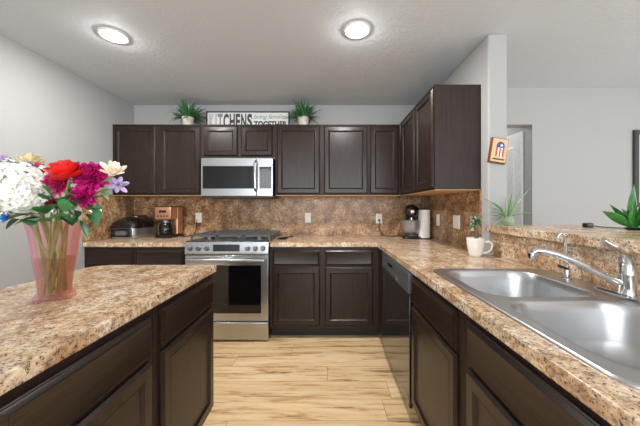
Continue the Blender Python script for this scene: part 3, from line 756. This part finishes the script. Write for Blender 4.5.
# ------------------------------------------------------------------ recessed ceiling lights
def can(label, x, y):
    t = thing('recessed_light', label, 'ceiling light', (x, y, ZC), 0, 'recessed ceiling lights')
    obj('trim_ring', MB().lathe([(.092, -.0005), (.092, -.005), (.086, -.009), (.072, -.007), (.066, -.003)], 40, cap0=False, cap1=False), TRIMW, t, 60)
    obj('lens', MB().lathe([(.0655, -.0030), (.06, -.005), (0, -.006)], 36, cap0=False), LENS, t, 60)
    d = bpy.data.lights.new('lamp', 'AREA'); d.shape = 'DISK'; d.size = .12; d.energy = BEAM_W; d.color = (1, .985, .96)
    lo = bpy.data.objects.new('lamp', d); C.objects.link(lo); lo.parent = t; lo.location = (0, 0, -.010)
    d = bpy.data.lights.new('lamp', 'POINT'); d.shadow_soft_size = .015; d.energy = LAMP_W; d.color = (1, .985, .96)
    lo = bpy.data.objects.new('lamp', d); C.objects.link(lo); lo.parent = t; lo.location = (0, 0, -.022)
    return t
can('round recessed ceiling light near the left wall, above the island', -1.507, 1.954)
can('round recessed ceiling light above the floor between island and sink', .213, 1.894)

# ------------------------------------------------------------------ vase and flowers
VX, VY, VZ = -.985, 1.0, ZT+.0005
t = thing('glass_vase', 'pink iridescent glass vase of water standing on the island', 'vase', (VX, VY, VZ))
prof = [(r*.76, z*1.03) for r, z in [(.074, 0), (.077, .006), (.074, .014), (.060, .026), (.061, .042), (.071, .10), (.083, .17), (.091, .225), (.098, .255), (.103, .268)]]
inn = [(r-.004, z) for r, z in reversed(prof[2:])]
obj('glass_body', MB().lathe(prof+inn+[(.0, .014)], 72, (0, 0, 0), True, False, .03, 12), VASEG, t, 60)
obj('water', MB().lathe([(.044, .016), (.045, .045), (.050, .10), (.0545, .145)], 36), WATER, t, 60)

def V3(px, py, Y): return Vector(((px-326)/275*Y, Y, 1.24-(py-208)/275*Y))
def stem_to(parent, head, a, r=.0035):
    """a stem from the flower's head down through the vase mouth to its foot"""
    foot = Vector((VX+.03*cos(a), VY+.03*sin(a), VZ+.022)); mouth = Vector((VX+.06*cos(a+pi+.4), VY+.06*sin(a+pi+.4), VZ+.262))
    dirm = (Vector(head)-Vector((VX, VY, 0))); dirm.z = 0
    if dirm.length > .03: mouth = Vector((VX, VY, VZ+.270))+dirm.normalized()*.050
    pts = []
    for i in range(13):
        s = i/12
        if s < .5: p = foot.lerp(mouth, s/.5)
        else:
            q = (s-.5)/.5; c = mouth+(mouth-foot)*.35
            p = (1-q)**2*mouth+2*q*(1-q)*c+q*q*Vector(head)
        pts.append(p-parent.location)
    return obj('stem', MB().tube(pts, r, 8), STEM, parent)
def leaf(parent, p, d, Ln, W_, dp, m, tw=0):
    mb = MB(); q = Vector(p)-parent.location; blade(mb, q, d, Ln*1.15, W_*1.2, dp, 8, tw, .18, 'oval'); return obj('leaf', mb, m, parent, 'keep')
def petal(mb, M, Ln, W_, cup, curl, n=5, tip=.6):
    """petal along local +x, opening to local +z"""
    rows = []
    for i in range(n+1):
        s = i/n; wd = W_*(sin(pi*min(.97, .12+.75*s))**tip)
        if s == 1: wd *= .45
        a = curl*s; x = Ln*(sin(a)/curl if abs(curl) > 1e-3 else s); z = Ln*((1-cos(a))/curl if abs(curl) > 1e-3 else 0)
        row = []
        for k in (-1, -.5, 0, .5, 1): row.append(M @ Vector((x, k*wd/2, z+cup*wd*k*k)))
        rows.append(row)
    vs = [v for r in rows for v in r]; fs = [(i*5+k, i*5+k+1, i*5+k+6, i*5+k+5) for i in range(n) for k in range(4)]
    mb.add(vs, fs)
def head_frame(c, d):
    return Matrix.Translation(c) @ Vector((0, 0, 1)).rotation_difference(Vector(d).normalized()).to_matrix().to_4x4()
def flower(name, label, cat_, c, d, layers, m, a, extra=None):
    """layers: (count, elevation deg, length, width, cup, curl, base radius, base height)"""
    t = thing(name, label, cat_, c, 0, 'flowers in the vase')
    M0 = head_frame((0, 0, 0), d); mb = MB()
    for li, (n, el, Ln, W_, cup, curl, r0, z0) in enumerate(layers):
        for i in range(n):
            az = 2*pi*(i+.5*(li % 2))/n+random.uniform(-.1, .1)
            M = M0 @ Matrix.Rotation(az, 4, 'Z') @ Matrix.Translation((r0, 0, z0)) @ Matrix.Rotation(-radians(el+random.uniform(-6, 6)), 4, 'Y')
            petal(mb, M, Ln*random.uniform(.9, 1.08), W_, cup, curl)
    obj('petals', mb, m, t, 'keep')
    stem_to(t, Vector(c)+M0.to_3x3() @ Vector((0, 0, -.005)), a)
    return t
random.seed(31)
# white hydrangea
c = V3(17, 190, .95)
t = thing('hydrangea', 'large white hydrangea head at the left of the bouquet', 'flower', c, 0, 'flowers in the vase')
mb = MB(); cen = MB()
nfl = 330
for i in range(nfl):
    z = 1-2*(i+.5)/nfl; ph_ = i*2.39996
    dvec = Vector((math.sqrt(1-z*z)*cos(ph_), math.sqrt(1-z*z)*sin(ph_), z))
    if dvec.z < -.92: continue
    pos = Vector((dvec.x*.108, dvec.y*.095, dvec.z*.100))*random.uniform(.94, 1.05)
    Mf = head_frame(pos, dvec+Vector((random.uniform(-.3, .3), random.uniform(-.3, .3), random.uniform(-.3, .3)))) @ Matrix.Rotation(random.uniform(0, pi), 4, 'Z')
    for k in range(4): petal(mb, Mf @ Matrix.Rotation(k*pi/2, 4, 'Z') @ Matrix.Rotation(-.15, 4, 'Y'), .0155, .0135, .10, -.5, 3)
obj('florets', mb, WHITEPET, t, 'keep')
obj('core', MB().lathe([(.090*sin(a), .086*-cos(a)) for a in [pi*j/10 for j in range(11)]], 20, sy=.86), WHITEPET, t)
stem_to(t, c+Vector((.02, .01, -.085)), 2.6, .005)
dl = [(6, 10, .030, .020, .15, .5, .008, 0)]
def pompom(name, label, c, d, R_, m, a, n=5):
    ly = []
    for k in range(n):
        f = k/(n-1); ly.append((int(16-8*f), -12+78*f, R_*(1-.35*f), R_*.34, .28, .55, R_*.08, R_*.10*k))
    return flower(name, label, 'flower', c, d, ly, m, a)
pompom('chrysanthemum', 'pale yellow and pink chrysanthemum behind the hydrangea', V3(30, 167, 1.04), (.15, -.25, 1), .050, YELPET, 1.2)
pompom('lilac_flower', 'lilac flower at the upper left edge of the bouquet', V3(4, 164, 1.05), (-.3, -.4, 1), .034, LILACPET, 1.8)
pompom('pink_carnation', 'dark pink flower under the pale yellow chrysanthemum', V3(34, 173, 1.0), (.2, -.8, .4), .040, PINKPET, 1.5)
pompom('pink_carnation', 'deep pink flower between the hydrangea and red rose', V3(49, 178, .985), (-.1, -1, .5), .034, PINKPET, .5)
pompom('pink_carnation', 'deep pink flower directly below the red rose', V3(60, 184, .97), (0, -1, .3), .044, PINKPET, .8)
pompom('dahlia', 'large magenta dahlia right of the red rose', V3(93, 179, .985), (.35, -1, .55), .055, MAGPET, 5.6, 8)
pompom('dahlia', 'magenta dahlia hanging below the larger one', V3(85, 196, .97), (.05, -1, -.05), .043, MAGPET, 4.9, 6)
pompom('burgundy_flower', 'small dark burgundy flower just above the vase rim', V3(54, 205, .96), (0, -1, .5), .026, BURGPET, 3.6, 4)
# red rose
rl = [(5, -4, .054, .056, .22, .8, .006, -.004), (6, 16, .056, .060, .30, .95, .008, 0), (6, 42, .052, .056, .34, .8, .008, .003), (5, 58, .048, .046, .36, .5, .007, .006), (5, 70, .046, .040, .40, .3, .005, .008), (4, 80, .044, .030, .46, .2, .003, .010)]
flower('rose', 'open red rose at the top centre of the bouquet', 'flower', V3(69, 177, .92), (-.25, -.35, 1), rl, REDPET, 4.2)
al = [(6, 28, .040, .022, .15, .5, .004, 0)]
t = flower('alstroemeria', 'peach and cream lily-like flower at upper right of the bouquet', 'flower', V3(114, 174, .97), (.4, -.6, .7), [(6, 25, .050, .021, .18, .3, .004, 0), (6, 50, .044, .017, .2, .3, .003, .002), (5, 76, .030, .006, .2, .2, .002, .002)], PEACHPET, 6.0)
t = flower('alstroemeria', 'pale lilac flower below the peach one at right', 'flower', V3(118, 185, .965), (.7, -.7, .0), [(6, 30, .038, .015, .18, .4, .003, 0), (4, 66, .030, .006, .2, .2, .002, .002)], LILACPET, 6.2)
flower('blue_flower', 'small blue flower hanging at left of the vase rim', 'flower', V3(8, 217, .90), (-.3, -1, .1), [(8, 15, .020, .012, .2, .4, .003, 0), (6, 55, .015, .010, .2, .4, .002, .002)], BLUEPET, 2.9)
# greenery stems, each with its leaves
def greens(label, tip, a, leaves, m):
    t = thing('greenery_stem', label, 'foliage', tip, 0, 'greenery in the vase')
    stem_to(t, tip, a, .0028)
    for (px, py, Y, d, Ln, W_, dp) in leaves: leaf(t, V3(px, py, Y), d, Ln, W_, dp, m, random.uniform(-.5, .5))
greens('leafy green stem with rounded leaves over the front of the vase', V3(60, 205, .94), 4.0,
       [(58, 214, .92, (-.7, -.5, .35), .062, .050, .5), (60, 220, .915, (.9, -.4, .2), .060, .046, .6), (52, 222, .93, (-.3, -.9, .2), .045, .034, .5), (66, 212, .93, (.2, -.5, 1), .05, .03, .3)], LEAFM)
greens('green stem with long leaves reaching right of the vase', V3(92, 204, .97), 5.2,
       [(80, 220, .95, (.7, -.3, -.9), .070, .024, .3), (98, 203, .97, (.15, -.3, -1), .085, .022, .0), (86, 210, .96, (1, -.2, .2), .06, .03, .7), (84, 214, .95, (.8, -.4, -.1), .05, .026, .9), (76, 206, .95, (.6, -.6, .5), .05, .03, .6), (92, 200, .97, (.8, -.1, .4), .045, .024, .6)], LEAFD)
greens('dark green stem with pointed leaves at left of the vase', V3(30, 216, .96), 2.4,
       [(34, 214, .93, (-.9, -.4, -.1), .075, .034, .6), (26, 216, .94, (-.8, -.3, -.5), .06, .03, .6), (40, 218, .92, (-.5, -.8, -.1), .055, .036, .6), (20, 214, .95, (-1, -.1, .1), .05, .026, .7), (45, 205, .95, (.3, -.6, .8), .05, .028, .4)], LEAFD)
greens('broad-leaved green stem filling the middle of the vase mouth', V3(50, 208, .95), 3.4,
       [(46, 214, .905, (.5, -.6, .5), .062, .048, .5), (40, 218, .905, (.6, -.7, .1), .060, .046, .5), (72, 218, .90, (-.6, -.6, .1), .055, .042, .5), (30, 220, .91, (.7, -.6, -.1), .055, .040, .5), (64, 204, .93, (.6, -.5, .6), .05, .036, .5), (74, 204, .95, (.2, -.6, .9), .05, .034, .5), (52, 198, .96, (.1, -.6, .8), .05, .032, .4)], LEAFM)
greens('second dark green stem with small leaves behind the dahlias', V3(82, 204, .99), 5.0,
       [(76, 200, .97, (.2, -.6, 1), .05, .03, .4), (82, 208, .97, (.9, -.3, .2), .05, .03, .5), (72, 210, .96, (.7, -.5, -.3), .055, .034, .4), (90, 210, .98, (.9, -.3, -.3), .04, .022, .5), (66, 218, .92, (.8, -.5, -.2), .055, .04, .5)], LEAFD)
greens('pale green spiky stem pointing right from the peach flower', V3(112, 188, .98), 5.9,
       [(112, 186, .97, (1, -.2, .15), .070, .012, .1), (108, 190, .97, (.9, -.2, .3), .06, .016, .4), (104, 192, .97, (.5, -.5, -.2), .05, .02, .4), (100, 196, .97, (.8, -.3, -.1), .045, .022, .6)], LEAFL)
